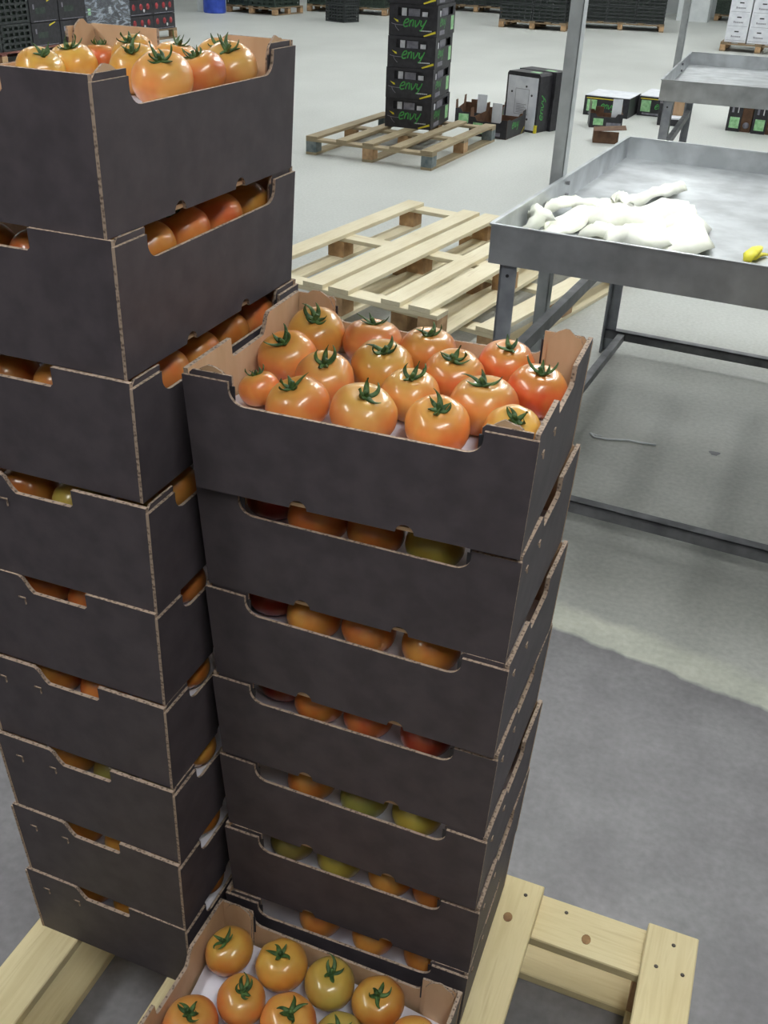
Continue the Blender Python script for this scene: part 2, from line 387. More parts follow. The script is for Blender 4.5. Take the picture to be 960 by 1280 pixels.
def drape_liner(c, seed):
    """moulded paper sheet that the fruit of one carton rests in: it dips to the underside of every fruit"""
    bpy.context.view_layer.update()
    rg = random.Random(seed); nx, ny = 26, 20; inv = c.matrix_world.inverted(); F_ = []
    for t in FRUIT.get(c.name, []):
        f = [k for k in t.children if k.name.startswith('fruit')][0]; M = inv @ f.matrix_world
        F_.append([M @ v.co for v in f.data.vertices])
    low = [min(p, key=lambda q: q.z) for p in F_]; gv = []; gf = []
    for j in range(ny+1):
        for i in range(nx+1):
            x = -BL/2+.013+(BL-.026)*i/nx; y = -BD/2+.013+(BD-.026)*j/ny; h = .052
            if low:
                ws = [1/((q.x-x)**2+(q.y-y)**2+.0004)**2 for q in low]
                w0 = 3.0e4                                   # sags to its own level where no fruit lies
                h = (sum(a*(q.z+.0006) for a, q in zip(ws, low))+w0*.045)/(sum(ws)+w0)
                for P_ in F_:
                    under = [q.z for q in P_ if (q.x-x)**2+(q.y-y)**2 < .000081]
                    if under: h = min(h, min(under)+.0006)
            gv.append((x, y, max(.012, h)))
    for j in range(ny):
        for i in range(nx): a = j*(nx+1)+i; gf.append((a, a+1, a+nx+2, a+nx+1))
    obj('paper_liner', MB().add(gv, gf, 0, True).mesh('paper_liner', 'liner'), c)
def carton(label, group, loc, rz, opened=False):
    fm = flaps_m if opened else flaps_low
    t = thing('tomato_carton', label, 'carton', loc, rz, group)
    obj('base_panel', base_m, t)
    for s in (0, 1):
        lp = obj('long_panel', long_m, t, (0, (-1 if s == 0 else 1)*BD/2, 0), (0, 0, s*math.pi))
        for q in (-1, 1): obj('slit', slit_m, lp, (q*.1405, BT+.0010, BH-.030))
        ep = obj('end_panel', end_m, t, ((-1 if s == 0 else 1)*(BL/2-.0005), 0, 0), (0, 0, s*math.pi))
        for q in (.050, .108): obj('cut_mark', mark_m, ep, (TAP*.22, q, .114))
    k = 0
    for sx in (-1, 1):
        for sy_ in (-1, 1):
            # folded end flap lying against the inside of the long wall
            xl = sx*(BL/2-.0075)-(.052 if sx > 0 else 0)
            if sy_ < 0: obj('corner_flap', fm[k], t, (xl, -BD/2+BT+.0006, 0))
            else: obj('corner_flap', fm[k], t, (xl+.052, BD/2-BT-.0006, 0), (0, 0, math.pi))
            k += 1
    return t
# tall stack: nine cartons, long side facing +x; short stack: seven, long side facing the camera
LCp = [(118, 92), (147, 297), (167, 478), (185, 640), (200, 770), (208, 890), (218, 997), (226, 1088), (232, 1165)]
RLp = [(232, 462), (247, 601), (257, 728), (265, 840), (273, 938), (280, 1030), (279, 1112)]
RRp = [(668, 545), (650, 698), (635, 835), (622, 948), (610, 1052), (600, 1140), (588, 1222)]
LX, LY, RX, RY = -.5802, .7887, -.5646, .875
tall = []; short = []
def topname(i, n): return 'bottom carton' if i == n-1 else ('open top carton' if i == 0 else ORD[i]+' carton from top')
rj = random.Random(11)
for i, px in enumerate(LCp):
    zb = PH + BH*(8-i); q = un(px[0], px[1], zb+BH)
    dx = .5*max(-.012, min(.010, q.x-LX)); dy = .4*max(-.014, min(.014, q.y-LY))
    yaw = rj.uniform(-.6, .6) if i else -1.2
    c = carton('black cardboard tomato carton, %s in the taller stack' % topname(i, 9), 'black tomato cartons',
               (LX+dx-BD/2, LY+dy+BL/2, zb), R(90+yaw), i == 0)
    tall.append(c)
for i, (a, b) in enumerate(zip(RLp, RRp)):
    zb = PH + BH*(6-i); qa = un(*a, zb+BH); qb = un(*b, zb+BH)
    yaw = math.atan2(qb.y-qa.y, qb.x-qa.x); yaw = max(-.03, min(.03, yaw))
    mx = (qa.x+qb.x)/2; my = (qa.y+qb.y)/2
    mx = max(RX+.2-.004, mx); 
    c = carton('black cardboard tomato carton, %s in the shorter stack' % topname(i, 7), 'black tomato cartons',
               (mx-math.sin(yaw)*BD/2, my+math.cos(yaw)*BD/2, zb), yaw, i == 0)
    short.append(c)
single = carton('single open tomato carton standing alone in front of the shorter stack', 'black tomato cartons',
                (-.3675, .868-BD/2-.004, PH), R(-.4), True)

# ------------------------------------------------------------------ tomatoes
def tomato_mesh(k):
    rnd = random.Random(100+k); nl = rnd.choice([5, 6, 7]); ph = rnd.uniform(0, 6); nu, nv = 30, 18
    el = rnd.uniform(.96, 1.04); fl = rnd.uniform(.78, .86); lob = [rnd.uniform(.5, 1.2) for _ in range(8)]
    v = [(0, 0, 0)]*(nu*(nv-1)); vs_ = []; fs = []
    def P(th, f):
        s, c = math.sin(th), math.cos(th)
        wv = .5+.5*math.cos(nl*f+ph); topw = max(0, c)**.6*s
        r = 1 + .045*(wv-.5)*topw*2*lob[int((f+ph)/6.283*nl) % nl] + .012*math.cos(2*f+ph)
        sq = (abs(s)**.86)
        z = c*fl - .17*math.exp(-(th/.36)**2)*(1) + .05*math.exp(-((math.pi-th)/.4)**2)
        return Vector((r*sq*math.cos(f)*el, r*sq*math.sin(f)/el, z))*.5
    vs_.append(P(0.0001, 0))
    for i in range(1, nv):
        for j in range(nu): vs_.append(P(math.pi*i/nv, 2*math.pi*j/nu))
    vs_.append(P(math.pi-.0001, 0)); e = len(vs_)-1
    for j in range(nu): fs.append((0, 1+j, 1+(j+1) % nu)); fs.append((e, 1+(nv-2)*nu+(j+1) % nu, 1+(nv-2)*nu+j))
    for i in range(nv-2):
        for j in range(nu):
            a = 1+i*nu+j; b = 1+i*nu+(j+1) % nu; fs.append((a, a+nu, b+nu, b))
    for q in range(len(vs_)): vs_[q] = vs_[q]*.084
    return MB().add(vs_, fs, 0, True).mesh('fruit', 'tomato_skin')
def calyx_mesh(k):
    rnd = random.Random(200+k); mb = MB(); n = rnd.choice([5, 6, 6]); a0 = rnd.uniform(0, 6)
    for i in range(n):
        a = a0+2*math.pi*i/n+rnd.uniform(-.3, .3); L = rnd.uniform(.016, .029); curl = rnd.uniform(.2, 2.6); tw = rnd.uniform(-1.2, 1.2)
        pts = []; m = 8; r = .003; z = .0015; e = rnd.uniform(-.1, .5)
        for j in range(m+1):
            u = j/m; aa = a+tw*u*u*.6
            pts.append((r*math.cos(aa), r*math.sin(aa), z))
            ang = e+curl*u; r += math.cos(ang)*L/m; z += math.sin(ang)*L/m
            r = max(r, .002)
        mb.tube(pts, [.0038*(1-(j/m)**1.5)+.0006 for j in range(m+1)], 6, 0, .4)
    mb.tube([(0, 0, -.003), (.0005, 0, .004), (.002, .001, .008), (.003, .002, .010)], [.0056, .0036, .0028, .0033], 7)
    return mb.mesh('calyx', 'calyx')
TM = [tomato_mesh(k) for k in range(6)]; CM = [calyx_mesh(k) for k in range(6)]
TOPZ = [max(v.co.z for v in m.vertices) for m in TM]
DIMZ = [min((v.co for v in m.vertices if v.co.z > 0), key=lambda c: c.x**2+c.y**2).z for m in TM]
COL = {'orange': (226, 134, 64), 'pale orange': (228, 152, 80), 'reddish orange': (216, 106, 50), 'yellow orange': (222, 156, 62),
       'red': (190, 78, 48), 'greenish yellow': (190, 160, 70), 'olive green': (158, 146, 74), 'amber': (212, 138, 56)}
tr = random.Random(7)
def tomato(loc, d, colour, label, group, n=None, with_calyx=True, spin=None):
    k = tr.randrange(6); t = thing('tomato', label, 'tomato', loc, 0, group)
    n = (n or Vector((tr.uniform(-.25, .25), tr.uniform(-.35, .15), 1))).normalized()
    q = Vector((0, 0, 1)).rotation_difference(n)
    t.rotation_euler = (q.to_matrix() @ Matrix.Rotation(tr.uniform(0, 6.28) if spin is None else spin, 3, 'Z')).to_euler()
    s = d/.084; t.scale = (s, s, s)
    f = obj('fruit', TM[k], t)
    c = COL[colour]; j = tr.uniform(.93, 1.05)
    f.color = lin(min(255, c[0]*j), min(255, c[1]*j*tr.uniform(.94, 1.06)), c[2]*j)
    if with_calyx: obj('calyx', CM[tr.randrange(6)], t, (0, 0, DIMZ[k]-.001), (0, 0, tr.uniform(0, 6)))
    return t
def axis_to(centre, px, rad):
    """unit vector from a fruit's centre to the point of its skin seen at pixel px"""
    d = ray(*px).normalized(); oc = CAM-centre; b = oc.dot(d); c = oc.dot(oc)-rad*rad; disc = b*b-c
    tt = -b - (math.sqrt(disc) if disc > 0 else 0)
    n = (CAM+d*tt-centre).normalized()
    n = n*.6+Vector((0, 0, .4))
    if n.length < .1: n = Vector((0, 0, 1))
    n.normalize(); h = math.hypot(n.x, n.y)
    if h > .42: n = Vector((n.x/h*.42, n.y/h*.42, .907))
    return n
def settle(items, lim, zb):
    # items: [centre, diameter, ...]; nudge fruits apart inside the carton until they only touch,
    # each drawn back towards where it was; lim = walls + which way the long walls run
    home = [a[0].copy() for a in items]; NI = 900
    for it in range(NI):
        pull = .06*max(0, 1-it/(NI*.75))
        for a, h in zip(items, home): a[0].x += (h.x-a[0].x)*pull; a[0].y += (h.y-a[0].y)*pull
        for i in range(len(items)):
            for j in range(i):
                a, b = items[i], items[j]; v = a[0]-b[0]; L_ = math.hypot(v.x, v.y, v.z*1.2); m_ = .508*(a[1]+b[1])
                if L_ < m_:
                    v = Vector((v.x, v.y, 0)); v = (v.normalized() if v.length > 1e-5 else Vector((1, 0, 0)))*((m_-L_)*.4); a[0] += v; b[0] -= v
        for a in items:
            p = a[0]; r_ = a[1]*.512; fx = fy = 0
            if lim[4]:
                if p.y < lim[2]+.045+r_*.6 or p.y > lim[3]-.045-r_*.6: fx = .006        # corner flaps stand off the long walls
            elif p.x < lim[0]+.045+r_*.6 or p.x > lim[1]-.045-r_*.6: fy = .006
            p.x = min(max(p.x, lim[0]+r_+fx), lim[1]-r_-fx); p.y = min(max(p.y, lim[2]+r_+fy), lim[3]-r_-fy); p.z = min(max(p.z, zb+.088), zb+.126)
def put(items, box_, lim, group):
    # items: [centre, diameter, axis, colour, label]
    settle(items, lim, box_.location.z)
    for c, d, n, colr, lab in items: FRUIT.setdefault(box_.name, []).append(tomato(c, d, colr, lab, group, n))
def fill(T, box_, zc, lim, lab, group, ks=.91, extra=()):
    it = []; zb = box_.location.z
    for px, wpx, cal, colr, row, k in T:
        z = zb+(zc[row] if isinstance(zc, (list, tuple)) else zc)
        c = un(px[0], px[1], z); d = ks*wpx/F*(c-CAM).dot(FWD)
        it.append([c, d, axis_to(c.copy(), cal, d*.42) if cal else None, colr, lab % (colr, ORD[k], ORD[row])])
    put(it+list(extra), box_, lim, group)
def inner(c, yaw90=False, m=.006):
    x, y = c.location.x, c.location.y; a, b = (BD/2, BL/2) if yaw90 else (BL/2, BD/2)
    return (x-a+m, x+a-m, y-b+m, y+b-m, yaw90)
# open top carton of the shorter stack: (pixel, width, calyx pixel, colour, row, place in row)
T1 = [((400, 414), 80, (398, 398), 'yellow orange', 0, 0), ((481, 426), 80, (484, 396), 'orange', 0, 1), ((562, 438), 78, (567, 413), 'orange', 0, 2), ((641, 456), 78, (646, 434), 'reddish orange', 0, 3),
      ((358, 446), 80, (348, 430), 'orange', 1, 0), ((424, 474), 84, (424, 454), 'pale orange', 1, 1), ((488, 454), 88, (490, 432), 'yellow orange', 1, 2), ((571, 472), 86, (570, 449), 'orange', 1, 3), ((678, 487), 84, (686, 462), 'reddish orange', 1, 4),
      ((325, 486), 58, (314, 462), 'orange', 2, 0), ((379, 500), 88, (364, 476), 'orange', 2, 1), ((506, 492), 82, (508, 468), 'pale orange', 2, 2), ((594, 494), 94, (592, 463), 'orange', 2, 3),
      ((466, 512), 94, (474, 488), 'pale orange', 3, 0), ((552, 530), 92, (556, 510), 'orange', 3, 1), ((644, 528), 84, (650, 513), 'yellow orange', 3, 2)]
zt = short[0].location.z; lim = inner(short[0], m=.0085)
fill(T1, short[0], [.112, .108, .105, .104], lim, "%s tomato, %s from taller stack, %s row from pallets, shorter stack's top carton", 'tomatoes in the shorter stack')
# the single carton in front
T2 = [((281, 1190), 66, (270, 1175), 'amber', 0, 0), ((346, 1193), 70, (342, 1177), 'yellow orange', 0, 1), ((408, 1222), 70, (412, 1206), 'greenish yellow', 0, 2), ((471, 1246), 70, (471, 1237), 'amber', 0, 3),
      ((229, 1272), 76, (227, 1252), 'orange', 1, 0), ((296, 1246), 68, (303, 1232), 'orange', 1, 1), ((361, 1270), 76, (365, 1258), 'orange', 1, 2), ((424, 1294), 70, (422, 1279), 'olive green', 1, 3), ((514, 1292), 68, None, 'amber', 1, 4),
      ((280, 1310), 72, None, 'orange', 2, 0), ((352, 1342), 72, None, 'orange', 2, 1), ((470, 1330), 72, None, 'orange', 2, 2)]
lim = inner(single, m=.0085)
LAB2 = '%s tomato, %s from taller stack, %s row from shorter stack, in single carton'
near_row = [[Vector((x, .615, PH+.097)), .068, None, colr, LAB2 % (colr, ORD[k], 'fourth')] for k, (x, colr) in enumerate(((-.520, 'orange'), (-.413, 'amber'), (-.310, 'orange'), (-.210, 'yellow orange')))]
fill(T2, single, [.116, .108, .100], lim, LAB2, 'tomatoes in the single carton', .92, near_row)
# open top carton of the taller stack
T3 = [((212, 98), 84, (210, 84), 'pale orange', 0, 0), ((252, 92), 70, None, 'orange', 0, 1), ((290, 84), 76, (286, 71), 'pale orange', 0, 2), ((170, 86), 72, (160, 72), 'yellow orange', 1, 0), ((250, 76), 66, (250, 63), 'orange', 1, 1),
      ((180, 68), 64, (164, 66), 'yellow orange', 2, 0), ((205, 66), 60, None, 'orange', 2, 1), ((94, 74), 64, None, 'yellow orange', 3, 0), ((118, 72), 54, None, 'orange', 3, 1), ((38, 80), 66, (44, 60), 'yellow orange', 3, 2)]
zt = tall[0].location.z; lim = inner(tall[0], True, m=.0085)
fill(T3, tall[0], [.122, .122, .118, .110], lim, "%s tomato, %s in %s row from notched long edge, taller stack's top carton", 'tomatoes in the taller stack')
# rows that show through the notches of the shorter stack
SL = [None,
      [((322, 622), 'red'), ((381, 637), 'orange'), ((456, 658), 'amber'), ((534, 672), 'greenish yellow')],
      [((324, 748), 'red'), ((374, 761), 'amber'), ((449, 783), 'orange'), ((530, 804), 'amber')],
      [((335, 864), 'red'), ((386, 878), 'amber'), ((448, 900), 'reddish orange'), ((524, 928), 'red')],
      [((379, 976), 'amber'), ((446, 998), 'olive green'), ((513, 1022), 'greenish yellow')],
      [((355, 1056), 'olive green'), ((415, 1075), 'greenish yellow'), ((480, 1101), 'amber'), ((536, 1123), 'amber')],
      [((391, 1149), 'amber'), ((458, 1175), 'amber'), ((525, 1203), 'amber')]]
for i, row in enumerate(SL):
    if not row: continue
    c = short[i]; yf = c.location.y-BD/2
    nm_ = topname(i, 7); it = []
    hgt = .105 if i < 4 else (.098 if i < 6 else .094)
    for k, (px, colr) in enumerate(row):
        x = unY(px[0], px[1], yf+.02).x
        back = .018 if colr == 'red' and k == 0 else 0          # the dark one at the end lies further in
        it.append([Vector((x, yf+.053+back, c.location.z+hgt)), tr.uniform(.069, .075), Vector((tr.uniform(-.2, .2), tr.uniform(.0, .5), 1)), colr, "%s tomato, %s from taller stack, in shorter stack's %s" % (colr, ORD[k], nm_)])
    put(it, c, inner(c, m=.0085), 'tomatoes in the shorter stack')
TC = [None, ['orange', 'amber', 'orange'], ['amber', 'orange', 'amber'], ['greenish yellow', 'amber', 'orange'], ['orange', 'orange', 'amber'], ['orange', 'amber', 'orange'], ['olive green', 'amber', 'amber'], ['yellow orange', 'amber', 'amber'], ['yellow orange', 'amber', 'amber']]
for i, cs in enumerate(TC):
    if not cs: continue
    c = tall[i]; xr = c.location.x+BD/2; yf = c.location.y-BL/2
    nrow = 5 if i < 3 else 2; it = []
    for k in range(nrow):
        colr = cs[k % 3]
        it.append([Vector((xr-.052, yf+.055+.075*k, c.location.z+.104)), tr.uniform(.067, .071), Vector((tr.uniform(-.5, 0), tr.uniform(-.2, .2), 1)), colr, "%s tomato, %s from end notch on long edge, taller stack's %s" % (colr, ORD[k], topname(i, 9))])
    for k in range(2):
        colr = cs[0] if k == 0 else cs[1]
        it.append([Vector((xr-.132-.078*k, yf+.053, c.location.z+.103-(.006 if i > 5 else 0))), tr.uniform(.069, .073), Vector((tr.uniform(-.2, .2), tr.uniform(.0, .4), 1)), colr, "%s tomato, %s behind the end notch, in taller stack's %s" % (colr, ORD[k], topname(i, 9))])
    put(it, c, inner(c, True, .0085), 'tomatoes in the taller stack')
for k, c in enumerate(tall+short+[single]): drape_liner(c, k)

# ------------------------------------------------------------------ steel tray tables
def angle(mb, x, y, z0, z1, s, t=.005, sx=1, sy_=1):
    mb.box(min(x, x+sx*s), max(x, x+sx*s), min(y, y+sy_*t), max(y, y+sy_*t), z0, z1)
    mb.box(min(x, x+sx*t), max(x, x+sx*t), min(y, y+sy_*s), max(y, y+sy_*s), z0, z1)
def table(label, loc, rz, W, L, zt, post_y, low=.10, mid=.45, posttop=2.4, lowx=.095):
    t = thing('tray_table', label, 'table', (loc[0], loc[1], 0), rz, None)
    th = .0025; rim = .108; fl = zt-.078
    MB().box(th, W-th, th, L-th, fl-.003, fl).build('tray_floor', 'galvanised', t)
    def rimpanel(x0, x1, y0, y1):
        o = MB().box(x0, x1, y0, y1, zt-rim, zt).build('rim_panel', 'galvanised', t); return o
    rimpanel(0, W, 0, th); rimpanel(0, W, L-th, L); rimpanel(0, th, th, L-th); rimpanel(W-th, W, th, L-th)
    # folded lips along the top of the rim
    MB().box(-.004, W+.004, -.006, th+.004, zt, zt+.004).build('rim_lip', 'galvanised', t); MB().box(-.004, W+.004, L-th-.004, L+.006, zt, zt+.004).build('rim_lip', 'galvanised', t)
    MB().box(-.006, th+.004, th+.004, L-th-.004, zt, zt+.004).build('rim_lip', 'galvanised', t); MB().box(W-th-.004, W+.006, th+.004, L-th-.004, zt, zt+.004).build('rim_lip', 'galvanised', t)
    for x, sx in ((.03, 1), (W-.03, -1)):
        for y, sy_ in ((.02, 1), (L-.02, -1)):
            m = MB(); angle(m, x, y, 0, fl-.003, .05, .006, sx, sy_); lg = m.build('leg', 'grey_steel', t)
            if y < 1: MB().tube([(x+sx*.025, y-.002, zt-rim-.035), (x+sx*.025, y+.004, zt-rim-.035)], .005, 8).build('bolt_hole', 'carton_black', lg)
        MB().box(min(x+sx*.012, x+sx*.02), max(x+sx*.012, x+sx*.02)+.022, .03, L-.03, mid, mid+.045).build('side_rail', 'dark_steel', t)
    for y in (.02, L-.02):
        MB().box(.03, W-.03, y-.02, y+.02, low-.008, low).box(.03, W-.03, y-.02, y-.014, low-.038, low).build('low_rail', 'dark_steel', t)
    MB().box(lowx, lowx+.03, .04, L-.04, low-.04, low-.008).build('low_stringer', 'dark_steel', t)
    # tall upright bolted to the outside of the rim
    m = MB(); m.box(-.050, -.0065, post_y, post_y+.005, 0, posttop).box(-.011, -.0065, post_y, post_y+.045, 0, posttop).build('upright', 'post_steel', t)
    for z in (zt-.02, zt-.06): MB().tube([(-.012, post_y+.03, z), (.012, post_y+.03, z)], .007, 8).build('bolt', 'dark_steel', t)
    return t
TABLE_AT, TABLE_RZ = (-.714, 2.690), R(-4.2)
table('galvanised steel tray table holding crumpled white paper', TABLE_AT, TABLE_RZ, 1.15, 1.60, .90, .70)
table('galvanised steel tray table with empty tray beyond the paper covered one', (-.735, 6.235), R(1), 1.2, 1.72, .90, 1.08, mid=.48)

# crumpled paper on the near tray
ZT = .823
heap = thing('paper_heap', 'crumpled cream white paper sheets heaped on the steel tray', 'paper', tuple(un(760, 285, ZT)))
hl = heap.location.copy()
def sheet(pts, wd, curl=.4, seed=0):
    P = [un(x, y, ZT+h)-hl for x, y, h in pts]; sm = []
    for i in range(len(P)-1):
        a = P[max(i-1, 0)]; b = P[i]; c = P[i+1]; d = P[min(i+2, len(P)-1)]
        for k in range(5):
            u = k/5; sm.append(.5*((2*b)+(c-a)*u+(2*a-5*b+4*c-d)*u*u+(3*b-a-3*c+d)*u**3))
    sm.append(P[-1]); n = len(sm); m = 6; rr = random.Random(seed); v = []; fs = []
    for i, p in enumerate(sm):
        t = (sm[min(i+1, n-1)]-sm[max(i-1, 0)]).normalized(); a = t.cross(Vector((0, 0, 1))).normalized()
        wv = wd*(1+.25*math.sin(i*.9+seed))
        for k in range(m+1):
            u = k/m*2-1
            q = p+a*(u*wv)+Vector((0, 0, -curl*wd*u*u*1.2+.004*math.cos(k*2.2+i*.8)))+Vector((rr.uniform(-.004, .004), rr.uniform(-.004, .004), rr.uniform(-.005, .005)))
            wq = q+hl-Vector((TABLE_AT[0], TABLE_AT[1], 0)); wq.rotate(Matrix.Rotation(-TABLE_RZ, 3, 'Z'))
            wq.x = max(wq.x, .008); wq.y = max(wq.y, .008)
            wq.rotate(Matrix.Rotation(TABLE_RZ, 3, 'Z')); q = wq+Vector((TABLE_AT[0], TABLE_AT[1], 0))-hl
            q.z = max(q.z, ZT+.001-hl.z); v.append(q)
    for i in range(n-1):
        for k in range(m): a = i*(m+1)+k; fs.append((a, a+1, a+m+2, a+m+1))
    o = MB().add(v, fs, 0, True).build('paper_sheet', 'paper', heap)
    md = o.modifiers.new('thickness', 'SOLIDIFY'); md.thickness = .0012; md.offset = 1
    return o
SH = [([(660, 284, .006), (667, 264, .055), (676, 258, .06), (690, 282, .006)], .050, .5),
      ([(668, 262, .02), (690, 250, .045), (715, 246, .05), (750, 249, .045), (775, 252, .03)], .035, .6),
      ([(684, 292, .004), (702, 276, .03), (728, 258, .05), (752, 262, .03)], .045, .5),
      ([(727, 293, .004), (742, 278, .05), (765, 282, .045), (800, 294, .012)], .050, .6),
      ([(738, 262, .04), (770, 255, .07), (800, 262, .06), (832, 272, .03)], .085, .5),
      ([(775, 250, .03), (805, 240, .04), (830, 232, .04), (854, 228, .035)], .026, .9),
      ([(785, 274, .03), (815, 256, .07), (845, 250, .065), (866, 258, .045), (872, 274, .006)], .075, .5),
      ([(770, 304, .003), (805, 300, .02), (838, 306, .02), (862, 314, .004)], .050, .2),
      ([(815, 310, .006), (846, 292, .05), (864, 275, .06), (850, 262, .05)], .075, .5),
      ([(730, 298, .003), (760, 288, .03), (790, 280, .06), (825, 284, .06), (852, 292, .02)], .080, .4),
      ([(764, 250, .04), (775, 240, .065), (788, 254, .04)], .028, .5)]
for k, (a, b, c) in enumerate(SH): sheet(a, b, c, k)
ys = thing('yellow_glove', 'small crumpled yellow rubber scrap lying on the steel tray', 'scrap', tuple(un(938, 322, ZT)))
yo = ys.location.copy()
MB().tube([un(934, 326, ZT+.008)-yo, un(938, 318, ZT+.02)-yo, un(945, 312, ZT+.02)-yo, un(950, 309, ZT+.008)-yo], [.012, .02, .018, .010], 8, 0, .5).build('cuff', 'yellow_rubber', ys)
MB().tube([un(942, 324, ZT+.006)-yo, un(948, 318, ZT+.012)-yo, un(958, 318, ZT+.006)-yo], [.008, .013, .008], 8, 0, .5).build('finger', 'yellow_rubber', ys)

# ------------------------------------------------------------------ loose pallets
lower = pallet('pale pine pallet lying on the floor under another loose pallet', (-1.94, 4.13, 0), R(-14), 1.0, 1.42, [(0, .1), (.24, .33), (.45, .55), (.67, .76), (.9, 1.0)], 'pine_pale', group='loose pine pallets')
upper = pallet('pale pine pallet stacked crookedly on top of another loose pallet', (-2.14, 3.78, .141), R(-8.8), 1.0, 1.55, [(0, .10), (.345, .445), (.475, .575), (.735, .825), (.865, .965)], 'pine_pale', group='loose pine pallets')
bp = pallet('weathered pallet with blue-grey corner blocks under black apple cartons', (-3.555, 7.44, 0), R(-3.5), 1.09, 1.44, [(0, .10), (.27, .36), (.50, .59), (.73, .82), (.99, 1.09)], 'weathered', corner='block_blue')

# ------------------------------------------------------------------ apple cartons
def ribbon2d(mb, pts, wd, y, m=0, closed=False):
    """flat printed stroke in the xz plane, a hair proud of y"""
    P = [Vector((a, b)) for a, b in pts]; n = len(P); L_ = []; R_ = []
    for i in range(n):
        t = (P[min(i+1, n-1)]-P[max(i-1, 0)]).normalized(); nn = Vector((-t.y, t.x))*wd/2
        L_.append(P[i]+nn); R_.append(P[i]-nn)
    v = [(q.x, y, q.y) for q in L_+R_]; mb.add(v, [(i, i+1, n+i+1, n+i) for i in range(n-1)], m)
def spline(pts, k=5):
    P = [Vector(p) for p in pts]; o = []
    for i in range(len(P)-1):
        a = P[max(i-1, 0)]; b = P[i]; c = P[i+1]; d = P[min(i+2, len(P)-1)]
        for q in range(k):
            u = q/k; o.append(.5*((2*b)+(c-a)*u+(2*a-5*b+4*c-d)*u*u+(3*b-a-3*c+d)*u**3))
    o.append(P[-1]); return [(p.x, p.y) for p in o]
ENVY = [[(0, .45), (.35, .5), (.6, .68), (.5, .95), (.2, .85), (.05, .4), (.25, .05), (.65, .15)],
        [(.85, .85), (.85, .1)], [(.85, .45), (1.05, .85), (1.25, .8), (1.3, .4), (1.35, .1)],
        [(1.5, .85), (1.65, .2), (1.75, .1), (2.0, .5), (2.1, .9)],
        [(2.3, .85), (2.35, .35), (2.55, .2), (2.8, .5)], [(2.95, .95), (2.8, .4), (2.6, -.2), (2.35, -.35)]]
def envy(x, z, s, y, sl=.22, wd=.15):
    mb = MB()
    for st in ENVY: ribbon2d(mb, [(x+(a+b*sl)*s, z+b*s) for a, b in spline(st)], wd*s, y)
    return mb
AW, AD, AH = .40, .58, .2325
def apple_proto():
    t = thing('apple_carton', 'x', 'carton')
    th = .004; o0, o1 = .145, .205          # opening band
    # walls with real openings in the upper band
    def wall(w_, depth):
        m = MB(); m.box(-w_/2, w_/2, 0, th, 0, o0); m.box(-w_/2, w_/2, 0, th, o1, AH-.002); m.box(-w_/2, -w_/2+.07, 0, th, o0, o1); m.box(w_/2-.07, w_/2, 0, th, o0, o1); return m.mesh('side_panel', 'carton_black')
    wf = wall(AW, 0); ws = wall(AD-2*th, 0)
    fr = obj('side_panel', wf, t, (0, -AD/2, 0)); obj('side_panel', wf, t, (0, AD/2, 0), (0, 0, math.pi))
    rt = obj('side_panel', ws, t, (AW/2, 0, 0), (0, 0, math.pi/2)); obj('side_panel', ws, t, (-AW/2, 0, 0), (0, 0, -math.pi/2))
    MB().box(-AW/2+th, AW/2-th, -AD/2+th, AD/2-th, .001, .005).build('base_panel', 'carton_inside', t)
    MB().box(-AW/2+.026, AW/2-.026, -AD/2+.026, AD/2-.026, .005, AH-.006).build('interior_shade', 'carton_black', t)  # solid black block standing in for the shade inside the carton
    ti = MB(); ti.box(-.10, -.06, -AD/2+.012, -AD/2+.016, .10, .20); ti.build('tissue', 'tissue', t)
    MB().box(-.045, .05, -AD/2+.014, -AD/2+.018, .08, .198).build('tissue', 'print_grey', t)
    MB().box(.07, .115, -AD/2+.012, -AD/2+.016, .08, .178).build('tissue', 'tissue', t)
    MB().box(AW/2-.018, AW/2-.014, -.20, -.12, .08, .185).build('tissue', 'tissue', t)
    MB().box(AW/2-.022, AW/2-.018, -.08, .12, .08, .198).build('tissue', 'print_grey', t)
    e = -.0008
    envy(-.085, .065, .062, e).build('lettering', 'print_green', fr)
    m = MB(); m.add([(-.165, e, .125), (-.125, e, .112), (-.12, e, .098), (-.135, e, .100)], [(0, 1, 2, 3)]); m.build('leaf_mark', 'print_yellow', fr)
    m = MB(); ribbon2d(m, spline([(-.18, .088), (-.14, .080), (-.08, .078)]), .004, e); ribbon2d(m, spline([(-.15, .085), (-.14, .06), (-.115, .036)]), .004, e); m.build('swoosh_mark', 'print_grey', fr)
    m = MB()
    for k in range(9): m.add([(.065+k*.0105, e, .040), (.073+k*.0105, e, .040), (.073+k*.0105, e, .048), (.065+k*.0105, e, .048)], [(0, 1, 2, 3)])
    m.build('small_print', 'print_white', fr)
    MB().add([(.090, e, .010), (.096, e, .001), (.192, e, .030), (.188, e, .046)], [(0, 1, 2, 3)]).build('stripe_mark', 'print_yellow', fr)
    envy(-.20, .075, .058, e).build('lettering', 'print_green', rt)
    MB().box(.16, .25, e, 0, .03, .135).build('sticker', 'label_green', rt)
    MB().box(-.20, -.04, e, 0, .012, .045).build('small_print', 'print_grey', rt)
    return t
ap = apple_proto()
s0 = un(480, 158, PH); base = Vector((-3.178, 8.19, PH)); ayaw = R(4)
used = False
for k in range(5):
    o = ap if k == 0 else copy_tree(ap)
    cx = Vector((AW/2, AD/2, 0)); cx.rotate(Matrix.Rotation(ayaw, 3, 'Z'))
    o.location = base+cx+Vector((rj.uniform(-.006, .006), rj.uniform(-.006, .006), AH*k)); o.rotation_euler = (0, 0, ayaw+R(rj.uniform(-.8, .8)))
    tag(o, 'black apple carton with green script lettering, %s from the pallet in its column' % ORD[k], 'carton', 'stacked black apple cartons')

